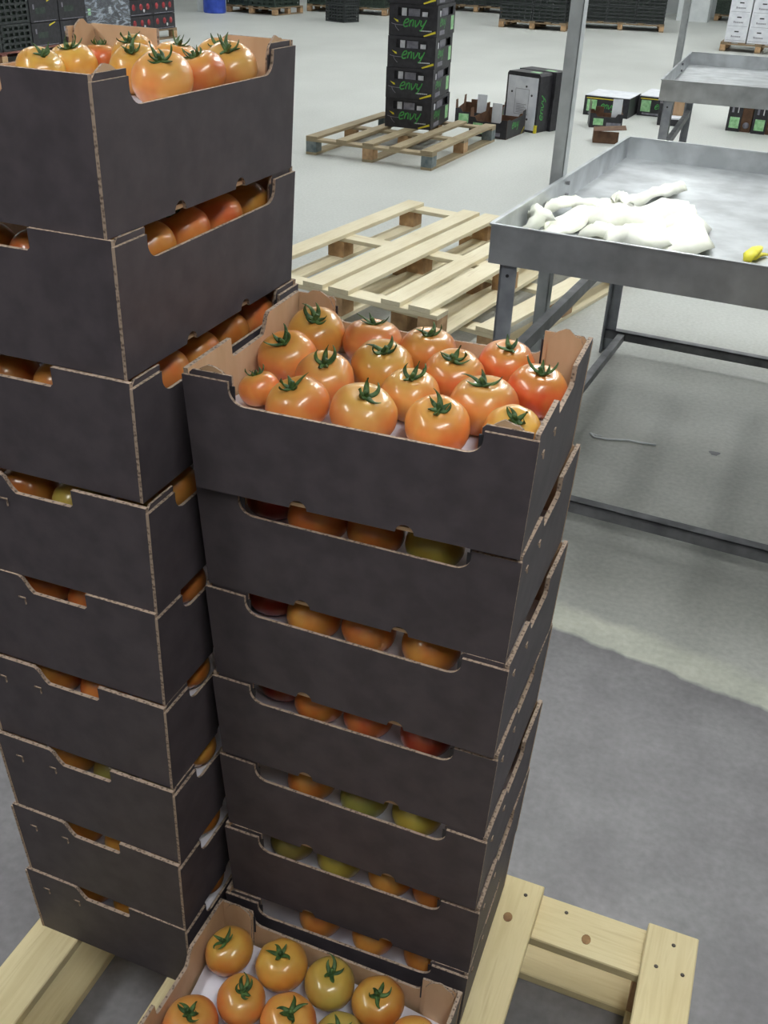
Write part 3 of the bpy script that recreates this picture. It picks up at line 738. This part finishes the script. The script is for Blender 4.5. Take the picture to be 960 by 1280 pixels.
def open_tray(label, corner, rz, W, D_, H_, lift=.07, tissue=True, group=None):
    """low black fruit tray, cut-down sides, tall corner posts, tissue standing at one end; corner = near right bottom corner"""
    t = thing('open_fruit_tray', label, 'tray', corner, rz, group)
    th = .004
    MB().box(-W, 0, 0, D_, .001, .006).build('base_panel', 'carton_inside', t)
    fr = MB().prism([(-W, 0), (0, 0), (0, H_), (-.05, H_), (-.07, H_-.03), (-W+.07, H_-.03), (-W+.05, H_), (-W, H_)], 0, th, 'y', 0, 1, 1).build('end_panel', ['carton_black', 'carton_inside'], t)
    MB().prism([(-W, 0), (0, 0), (0, H_), (-.05, H_), (-.07, H_-.03), (-W+.07, H_-.03), (-W+.05, H_), (-W, H_)], D_-th, D_, 'y', 1, 0, 1).build('end_panel', ['carton_black', 'carton_inside'], t)
    sd = MB().prism([(th, 0), (D_-th, 0), (D_-th, H_+lift*.6), (D_-.07, H_+lift*.5), (D_-.09, H_), (.09, H_-.012), (.07, H_), (th, H_)], -th, 0, 'x', 1, 0, 1).build('side_panel', ['carton_black', 'carton_inside'], t)
    MB().prism([(th, 0), (D_-th, 0), (D_-th, H_+lift), (D_-.07, H_+lift), (D_-.09, H_), (.09, H_-.012), (.07, H_+lift), (th, H_+lift)], -W, -W+th, 'x', 0, 1, 1).build('side_panel', ['carton_black', 'carton_inside'], t)
    e = -.0008
    MB().box(-W+.035, -W+.13, e, 0, .025, H_-.045).build('sticker', 'label_green', fr)
    MB().box(-W+.16, -W+.30, e, 0, .02, .05).build('small_print', 'print_grey', fr)
    mb = MB()
    for st in ENVY: 
        P = [(.12+(a+b*.22)*.055, .075+b*.055) for a, b in spline(st)]
        n = len(P)
        for i in range(n-1):
            (a, b), (c, d) = P[i], P[i+1]; L_ = math.hypot(c-a, d-b) or 1; ox, oz = -(d-b)/L_*.005, (c-a)/L_*.005
            mb.add([(.0008, a+ox, b+oz), (.0008, c+ox, d+oz), (.0008, c-ox, d-oz), (.0008, a-ox, b-oz)], [(0, 1, 2, 3)])
    mb.build('lettering', 'print_green', sd)
    MB().add([(.0008, D_-.09, .004), (.0008, D_-.08, .004), (.0008, D_-.01, .05), (.0008, D_-.02, .06)], [(0, 1, 2, 3)]).build('stripe_mark', 'print_yellow', sd)
    if tissue:
        MB().box(-W+.20, -W+.29, .02, .028, .05, H_+.13).build('tissue_fold', 'white_card', t)
        MB().box(-W+.06, -W+.14, D_-.03, D_-.024, .05, H_+.03).build('inner_flap', 'carton_inside', t)
    return t
open_tray('empty black fruit tray with white card standing in it, touching the upended carton', (-2.31, 8.93, 0), R(-6), .36, .46, .16)
open_tray('empty black fruit tray with white card, behind the weathered pallet', (-2.55, 9.45, 0), R(4), .40, .42, .15)

def carton_end(label, loc, rz):
    """two nested cartons standing on end, white undersides towards the camera"""
    t = thing('upended_carton', label, 'carton', loc, rz)
    W, Dp, H_ = .36, .20, .50
    def body(y0, y1, nm_): return MB().prism([(-W/2+.01, 0), (W/2-.01, 0), (W/2, .02), (W/2, H_-.02), (W/2-.015, H_), (-W/2+.015, H_), (-W/2, H_-.02), (-W/2, .02)], y0, y1, 'y', 0, 0, 0).build(nm_, 'carton_black', t)
    b = body(0, Dp, 'outer_carton'); 
    MB().box(-W/2-.01, W/2+.03, Dp, Dp+.20, .0, .0+H_*.55).box(-W/2-.01, W/2+.035, Dp, Dp+.20, H_*.55, H_+.005).build('nested_carton', 'carton_black', t)
    MB().box(-W/2+.018, W/2-.018, -.003, 0, .02, H_-.035).build('underside_panel', 'white_card', t)
    hm_ = MB().tube([(0, -.004, 0), (0, -.001, 0)], .010, 10).mesh('vent_hole', 'carton_black')
    for x, z in [(-.115, .33), (.04, .385), (.105, .315), (.075, .11), (-.10, .09)]: obj('vent_hole', hm_, t, (x, 0, z))
    m = MB()
    for a, b_, c, d in [(-.075, .075, .145, .148), (-.075, .075, .36, .363), (-.075, -.072, .145, .363), (.072, .075, .145, .363)]: m.box(a, b_, -.0038, -.003, c, d)
    for k in range(6): m.box(-.055, .035+.02*(k % 2), -.0038, -.003, .16+k*.014, .164+k*.014)
    m.build('printed_frame', 'print_grey', t)
    m = MB()
    for st in ENVY:
        P = [(.04, .08)]
        P = [(.10-b*.055, .10+(a+b*.22)*.07) for a, b in spline(st)]
        for i in range(len(P)-1):
            (a, b_), (c, d) = P[i], P[i+1]; L_ = math.hypot(c-a, d-b_) or 1; ox, oz = -(d-b_)/L_*.005, (c-a)/L_*.005
            m.add([(W/2+.001, a+ox, b_+oz), (W/2+.001, c+ox, d+oz), (W/2+.001, c-ox, d-oz), (W/2+.001, a-ox, b_-oz)], [(0, 1, 2, 3)])
    m.build('lettering', 'print_green', t)
    m = MB().box(W/2-.02, W/2+.001, -.0045, .02, 0, .07); m.build('stripe_mark', 'print_yellow', t)
    MB().box(.02, .12, .06, .12, H_, H_+.001).build('sticker', 'label_green', t)
    MB().box(.06, .16, Dp+.04, Dp+.10, H_+.005, H_+.006).build('sticker', 'label_green', t)
    return t
carton_end('black carton standing on end with its white underside showing', (-2.33, 9.45, 0), R(-20))

def upturned(label, loc, rz, W=.40, D_=.56, H_=.19, group='cartons lying upside down'):
    """carton lying upside down, white base up; origin near left bottom corner"""
    t = thing('upturned_carton', label, 'carton', loc, rz, group)
    MB().box(0, W, 0, D_, 0, H_-.006).build('body', 'carton_black', t)
    MB().prism([(.0, .0), (W, 0), (W, D_), (0, D_)], 0, 1, 'y').v
    MB().box(.004, W-.004, .006, D_-.004, H_-.006, H_).build('white_base', 'white_card', t)
    MB().box(.03, .13, -.001, 0, .04, .15).build('sticker', 'label_green', t)
    MB().box(.02, W-.16, -.001, 0, H_-.03, H_-.022).build('stripe_mark', 'print_yellow', t)
    m = MB()
    for st in ENVY: ribbon2d(m, [(.17+(a+b*.22)*.05, .07+b*.05) for a, b in spline(st)], .008, -.0008)
    m.build('lettering', 'print_green', t)
    MB().box(.05, W-.06, -.0008, 0, .012, .03).build('small_print', 'print_grey', t)
    return t
upturned('black carton upside down with white base, behind a small open tray', (-2.0, 10.76, 0), R(-4), .46, .50)
upturned('black carton upside down with white base, reaching behind the empty tray table', (-1.50, 11.06, 0), R(-3), .42, .60)
open_tray('small open black tray with white cards beside upside down carton', (-1.49, 10.1, 0), R(14), .31, .26, .13, lift=.10)
sc = thing('carton_piece', 'black carton piece with white inside lying behind the empty tray table leg', 'carton', (-1.22, 10.55, 0), R(8))
MB().box(0, .24, 0, .18, 0, .06).build('low_wall', 'carton_black', sc); MB().box(.02, .24, .004, .17, .06, .075).build('white_fold', 'white_card', sc)
MB().box(0, .03, 0, .2, .06, .20).build('side_wall', 'carton_black', sc); MB().box(.14, .24, .19, .195, 0, .24).build('kraft_flap', 'kraft', sc)
sc = thing('cardboard_scrap', 'folded brown cardboard scrap behind the paper covered tray table', 'cardboard', (-1.60, 9.25, 0), R(12))
MB().box(0, .22, 0, .004, 0, .10).build('front_flap', 'carton_inside', sc); MB().prism([(0, .10), (.0, .104), (.28, .13), (.28, .126)], -.03, .20, 'y').build('top_flap', 'carton_inside', sc)
MB().box(0, .004, .004, .18, 0, .10).build('side_flap', 'carton_inside', sc)
ends = []
for k in range(3):
    x = -.575+.235*k; y = 10.63-.03*k
    t = thing('standing_carton', 'black carton with pale green sticker beyond empty tray table, %s from its legs' % ORD[k], 'carton', (x, y, 0), R(-5), 'cartons beyond the empty tray table')
    MB().box(0, .13, 0, .4, 0, .42).build('body', 'carton_black', t); MB().box(.13, .225, .02, .4, 0, .40).build('inside', 'carton_inside', t)
    MB().box(.025, .115, -.001, 0, .03, .13).build('sticker', 'label_green', t)
    MB().box(.03, .05, -.001, 0, .17, .27).build('small_print', 'print_grey', t); MB().box(.085, .095, -.001, 0, .17, .30).build('stripe_mark', 'print_white', t)
    MB().tube([(.18, .019, .06), (.18, .016, .06)], .03, 12).build('round_mark', 'print_grey', t)

# ------------------------------------------------------------------ far stock
p0 = un(905, 52, PH)
fp = pallet('dark worn pallet under the white cartons', (p0.x-.05, p0.y-.03, 0), R(-1), 1.2, 1.0, [(0, .12), (.27, .39), (.54, .66), (.81, .93), (1.08, 1.2)], 'old_wood')
wc = MB().prism([(0, 0), (.335, 0), (.335, .208), (0, .208)], 0, .5, 'y').mesh('body', 'white_card')
hh = MB().box(.13, .20, -.002, 0, .15, .168).mesh('hand_hole', 'carton_black'); wt = MB()
for k in range(7): wt.box(.09+k*.022, .106+k*.022, -.0015, 0, .075, .095+.008*(k == 0))
wt = wt.mesh('printed_word', 'print_grey'); wl = MB().box(.02, .315, -.001, 0, .028, .032).mesh('printed_line', 'print_grey')
for c in range(2):
    for r_ in range(4):
        t = thing('white_carton', 'white fruit carton, %s from the dark pallet, %s' % (ORD[r_], 'in the column nearer the pillar' if c == 0 else 'in the column away from the pillar'), 'carton', (p0.x+c*.352, p0.y, PH+.2085*r_), 0, 'white cartons on the dark pallet')
        obj('body', wc, t); obj('hand_hole', hh, t); obj('printed_word', wt, t); obj('printed_line', wl, t)

def crate_mesh(W, D_, H_, slats=4, posts=5):
    """ventilated plastic crate: floor tray, posts and horizontal slats on every side"""
    b = MB(); b.box(.012, W-.012, .012, D_-.012, 0, .012)
    m = MB(); th = .012
    for i in range(posts):
        x = (W-.03)*i/(posts-1); m.box(x, x+.03, 0, th, 0, H_); m.box(x, x+.03, D_-th, D_, 0, H_)
        y = th+(D_-.03-2*th)*i/(posts-1); m.box(0, th, y, y+.03, 0, H_); m.box(W-th, W, y, y+.03, 0, H_)
    for i in range(slats):
        z = (H_-.028)*i/(slats-1); z0 = z; z1 = z+.028
        m.box(0, W, -.003, th, z0, z1); m.box(0, W, D_-th, D_+.003, z0, z1); m.box(-.003, th, th, D_-th, z0, z1); m.box(W-th, W+.003, th, D_-th, z0, z1)
    return b, m
_cr = {}
def crate(label, loc, rz, dims, mat, group, fill=True):
    k = (dims, mat)
    if k not in _cr:
        b, m = crate_mesh(*dims); _cr[k] = (b.mesh('crate_floor', mat), m.mesh('crate_sides', mat), MB().box(.03, dims[0]-.03, .03, dims[1]-.03, .012, dims[2]-.02).mesh('contents', 'crate_green'))
    a, b, c = _cr[k]
    t = thing('produce_crate', label, 'crate', loc, rz, group); obj('crate_floor', a, t); obj('crate_sides', b, t)
    if fill: obj('contents', c, t)
    return t
# row of stock along the left, fronts facing +x
yw = 9.7
for n_, (ya, yb) in enumerate([(9.62, 10.72), (10.78, 11.9), (11.98, 13.0), (13.04, 14.24)]):
    pm = 'red_wood' if n_ < 2 else 'old_wood'
    pallet(['reddish pallet under the slatted dark crates', 'reddish pallet under black cartons with yellow stripes', 'worn pallet under the film wrapped cartons', 'worn pallet under the cartons with red fruit prints'][n_],
           (-8.78-n_*.06-1.0, ya, 0), 0, 1.0, yb-ya, [(0, .12), (.22, .34), (.44, .56), (.66, .78), (.88, 1.0)], pm)
for c in range(2):
    for r_ in range(3):
        crate('dark slatted plastic crate, %s from the reddish pallet, %s' % (ORD[r_], 'beside black striped cartons' if c else 'away from black striped cartons'), (-8.80-.4, 9.64+c*.545, PH+.29*r_), 0, (.40, .54, .285, 5, 6), 'crate_plastic', 'dark slatted crates at the far left')
def stock(label, x, y, z, W, D_, H_, kind, group):
    t = thing('stock_carton', label, 'carton', (x, y, z), 0, group)
    MB().box(-D_, 0, 0, W, 0, H_-.004).build('body', 'carton_black', t)
    if kind == 'stripe':
        MB().add([(.001, W*.62, H_-.03), (.001, W*.62, H_-.05), (.001, W*.85, H_-.01), (.001, W*.85, H_+.0)], [(0, 1, 2, 3)]).build('stripe_mark', 'print_yellow', t)
        MB().box(0, .001, W*.2, W*.55, H_*.35, H_*.6).build('lettering', 'crate_green', t); MB().box(0, .001, W*.1, W*.9, .01, .016).build('printed_line', 'print_grey', t)
        MB().box(0, .001, W*.12, W*.17, H_*.55, H_*.75).build('small_print', 'print_grey', t)
    else:
        for u in (.18, .5, .8):
            MB().tube([(-.001, W*u, H_*.55), (.0015, W*u, H_*.55)], .042, 12).build('fruit_print', 'print_red', t)
        MB().box(0, .001, W*.06, W*.94, .012, .02).build('printed_line', 'print_grey', t)
        MB().tube([(-.001, W*.62, H_*.3), (.002, W*.62, H_*.3)], .022, 10).build('white_print', 'print_white', t)
    return t
for c in range(2):
    for r_ in range(3): stock('black carton with yellow stripe, %s from reddish pallet, %s' % (ORD[r_], 'beside film wrapped cartons' if c else 'beside slatted crates'), -8.85, 10.80+.555*c, PH+.27*r_, .54, .4, .266, 'stripe', 'black striped cartons at the far left')
wrapg = thing('wrapped_load', 'pale film wrapped load of cartons beside black striped cartons', 'load', (-8.92, 11.99, PH))
MB().box(-.8, -.01, .02, .98, 0, .9).build('carton_block', 'carton_black', wrapg)
for r_ in range(4):
    for c in range(2): MB().box(-.009, -.005, .06+c*.46, .12+c*.46, .06+.22*r_, .14+.22*r_).build('sticker', 'label_green' if (r_+c) % 2 else 'print_white', wrapg)
MB().box(-.82, .004, .0, 1.0, .01, .92).build('film', 'stretch_wrap', wrapg)
for c in range(2):
    for r_ in range(4): stock('dark carton with red fruit prints, %s from worn pallet, %s' % (ORD[r_], 'away from the film wrapped load' if c else 'beside the film wrapped load'), -8.97, 13.06+.585*c, PH+.205*r_, .575, .42, .202, 'fruit', 'red fruit print cartons at the far left')

def crate_block(label_p, lab, loc, rz, W, L, n, rows, dims, mat, group):
    pallet(label_p, (loc[0], loc[1], 0), rz, W, L, [(0, .12), ((W-.12)*.25, (W-.12)*.25+.12), ((W-.12)*.5, (W-.12)*.5+.12), ((W-.12)*.75, (W-.12)*.75+.12), (W-.12, W)], 'old_wood' )
    M = Matrix.Rotation(rz, 3, 'Z')
    for c in range(n):
        for r_ in range(rows):
            o = M @ Vector((c*(dims[0]+.008), .01, 0))
            crate(lab % (ORD[r_], ORD[c]), (loc[0]+o.x, loc[1]+o.y, PH+r_*(dims[2]+.004)), rz, dims, mat, group)
q1 = un(345, 20)
crate_block('worn pallet with orange-brown blocks beside the blue drum', 'green-grey crate near the blue drum, %s layer up, %s crate along', (q1.x-1.15, q1.y+.12, 0), R(-6), 1.15, 1.0, 2, 2, (.56, .9, .24, 4, 5), 'crate_green', 'green-grey crates by the blue drum')
q2 = un(392, 15)
crate_block('worn pallet behind the lone dark column of crates', 'dark crate behind the lone crate column, %s layer up, %s crate along', (q2.x-.2, q2.y+.1, 0), R(4), 1.7, 1.0, 3, 2, (.55, .8, .26, 4, 5), 'crate_green', 'dark crates behind the lone column')
q3 = un(407, 26)
for r_ in range(3): crate('black crate in the lone floor standing column, %s from the floor' % ORD[r_], (q3.x, q3.y, .3*r_), R(-18), (.46, .42, .296, 6, 7), 'crate_plastic', 'lone column of black crates')
q4 = un(622, 34); q5 = un(705, 41)
crate_block('long low pallet under black crates behind the apple cartons', 'black crate behind apple cartons, %s layer up, %s along from apple carton column', (q4.x, q4.y+.05, 0), R(0), 1.28, 1.0, 2, 2, (.62, .9, .27, 5, 6), 'crate_plastic', 'black crates behind the apple cartons')
q6 = un(715, 36); 
crate_block('worn pallet under black crates beside the pale pillar', 'black crate near the pale pillar, %s layer up, %s along towards the pillar', (q6.x+.02, q6.y+.3, 0), R(10), 1.65, 1.0, 3, 2, (.54, .9, .27, 5, 6), 'crate_plastic', 'black crates beside the pale pillar')
q7 = un(845, 25)
crate_block('worn pallet behind the white cartons', 'dark crate behind the white cartons, %s layer up, %s along from the pillar', (q7.x+.75, q7.y+.6, 0), R(0), 1.5, 1.0, 2, 2, (.6, .8, .27, 5, 6), 'crate_green', 'dark crates behind the white cartons')
q8 = un(575, 14)
crate_block('worn pallet far behind the apple carton column', 'dark crate far behind apple cartons, %s layer up, %s along', (q8.x-.3, q8.y, 0), R(0), 1.3, 1.0, 2, 2, (.6, .8, .27, 5, 6), 'crate_plastic', 'dark crates far behind the apple cartons')
q = un(263, 16)
d = thing('blue_drum', 'blue plastic drum standing by the narrow white pillar', 'drum', (q.x+.04, q.y+.1, 0))
pr_ = [(.20, 0), (.215, .02), (.215, .27), (.225, .29), (.215, .31), (.215, .56), (.225, .58), (.215, .60), (.215, .85), (.19, .9)]
m = MB(); v = []; fs = []
for r_, z in pr_: v += [(r_*math.cos(i*math.pi/12), r_*math.sin(i*math.pi/12), z) for i in range(24)]
for j in range(len(pr_)-1): fs += [(j*24+i, j*24+(i+1) % 24, (j+1)*24+(i+1) % 24, (j+1)*24+i) for i in range(24)]
m.add(v, fs+[tuple(range((len(pr_)-1)*24, len(pr_)*24))], 0, True).build('body', 'blue_plastic', d)
MB().tube([(.1, 0, .89), (.1, 0, .925)], .035, 12).build('bung', 'blue_plastic', d)

# ------------------------------------------------------------------ litter on the floor under the near table
pts = [un(x, y, .004) for x, y in [(738, 541), (743, 546), (760, 549), (785, 550), (800, 553), (820, 556)]]
st = thing('plastic_strap', 'thin pale strap lying curled on the floor under the paper covered table', 'strap', tuple(pts[0])); o0 = st.location.copy()
MB().tube([p_-o0 for p_ in pts], .006, 6, 0, .4).build('strap_length', 'print_white', st)
MB().tube([pts[0]-o0, un(746, 544, .004)-o0, un(752, 545, .004)-o0], .004, 6, 0, .4).build('strap_end', 'print_white', st)
q = un(893, 567, 0)
tag(MB().add([(q.x+(.018+.006*math.sin(3*a))*math.cos(a), q.y+(.022+.006*math.cos(2*a))*math.sin(a), .0006) for a in [i*math.pi/8 for i in range(16)]] + [(q.x, q.y, .0014)],
    [(i, (i+1) % 16, 16) for i in range(16)]).build('dirt_clod', 'dark_steel'), 'small dark flattened dirt clod on the floor under the paper covered table', 'dirt')
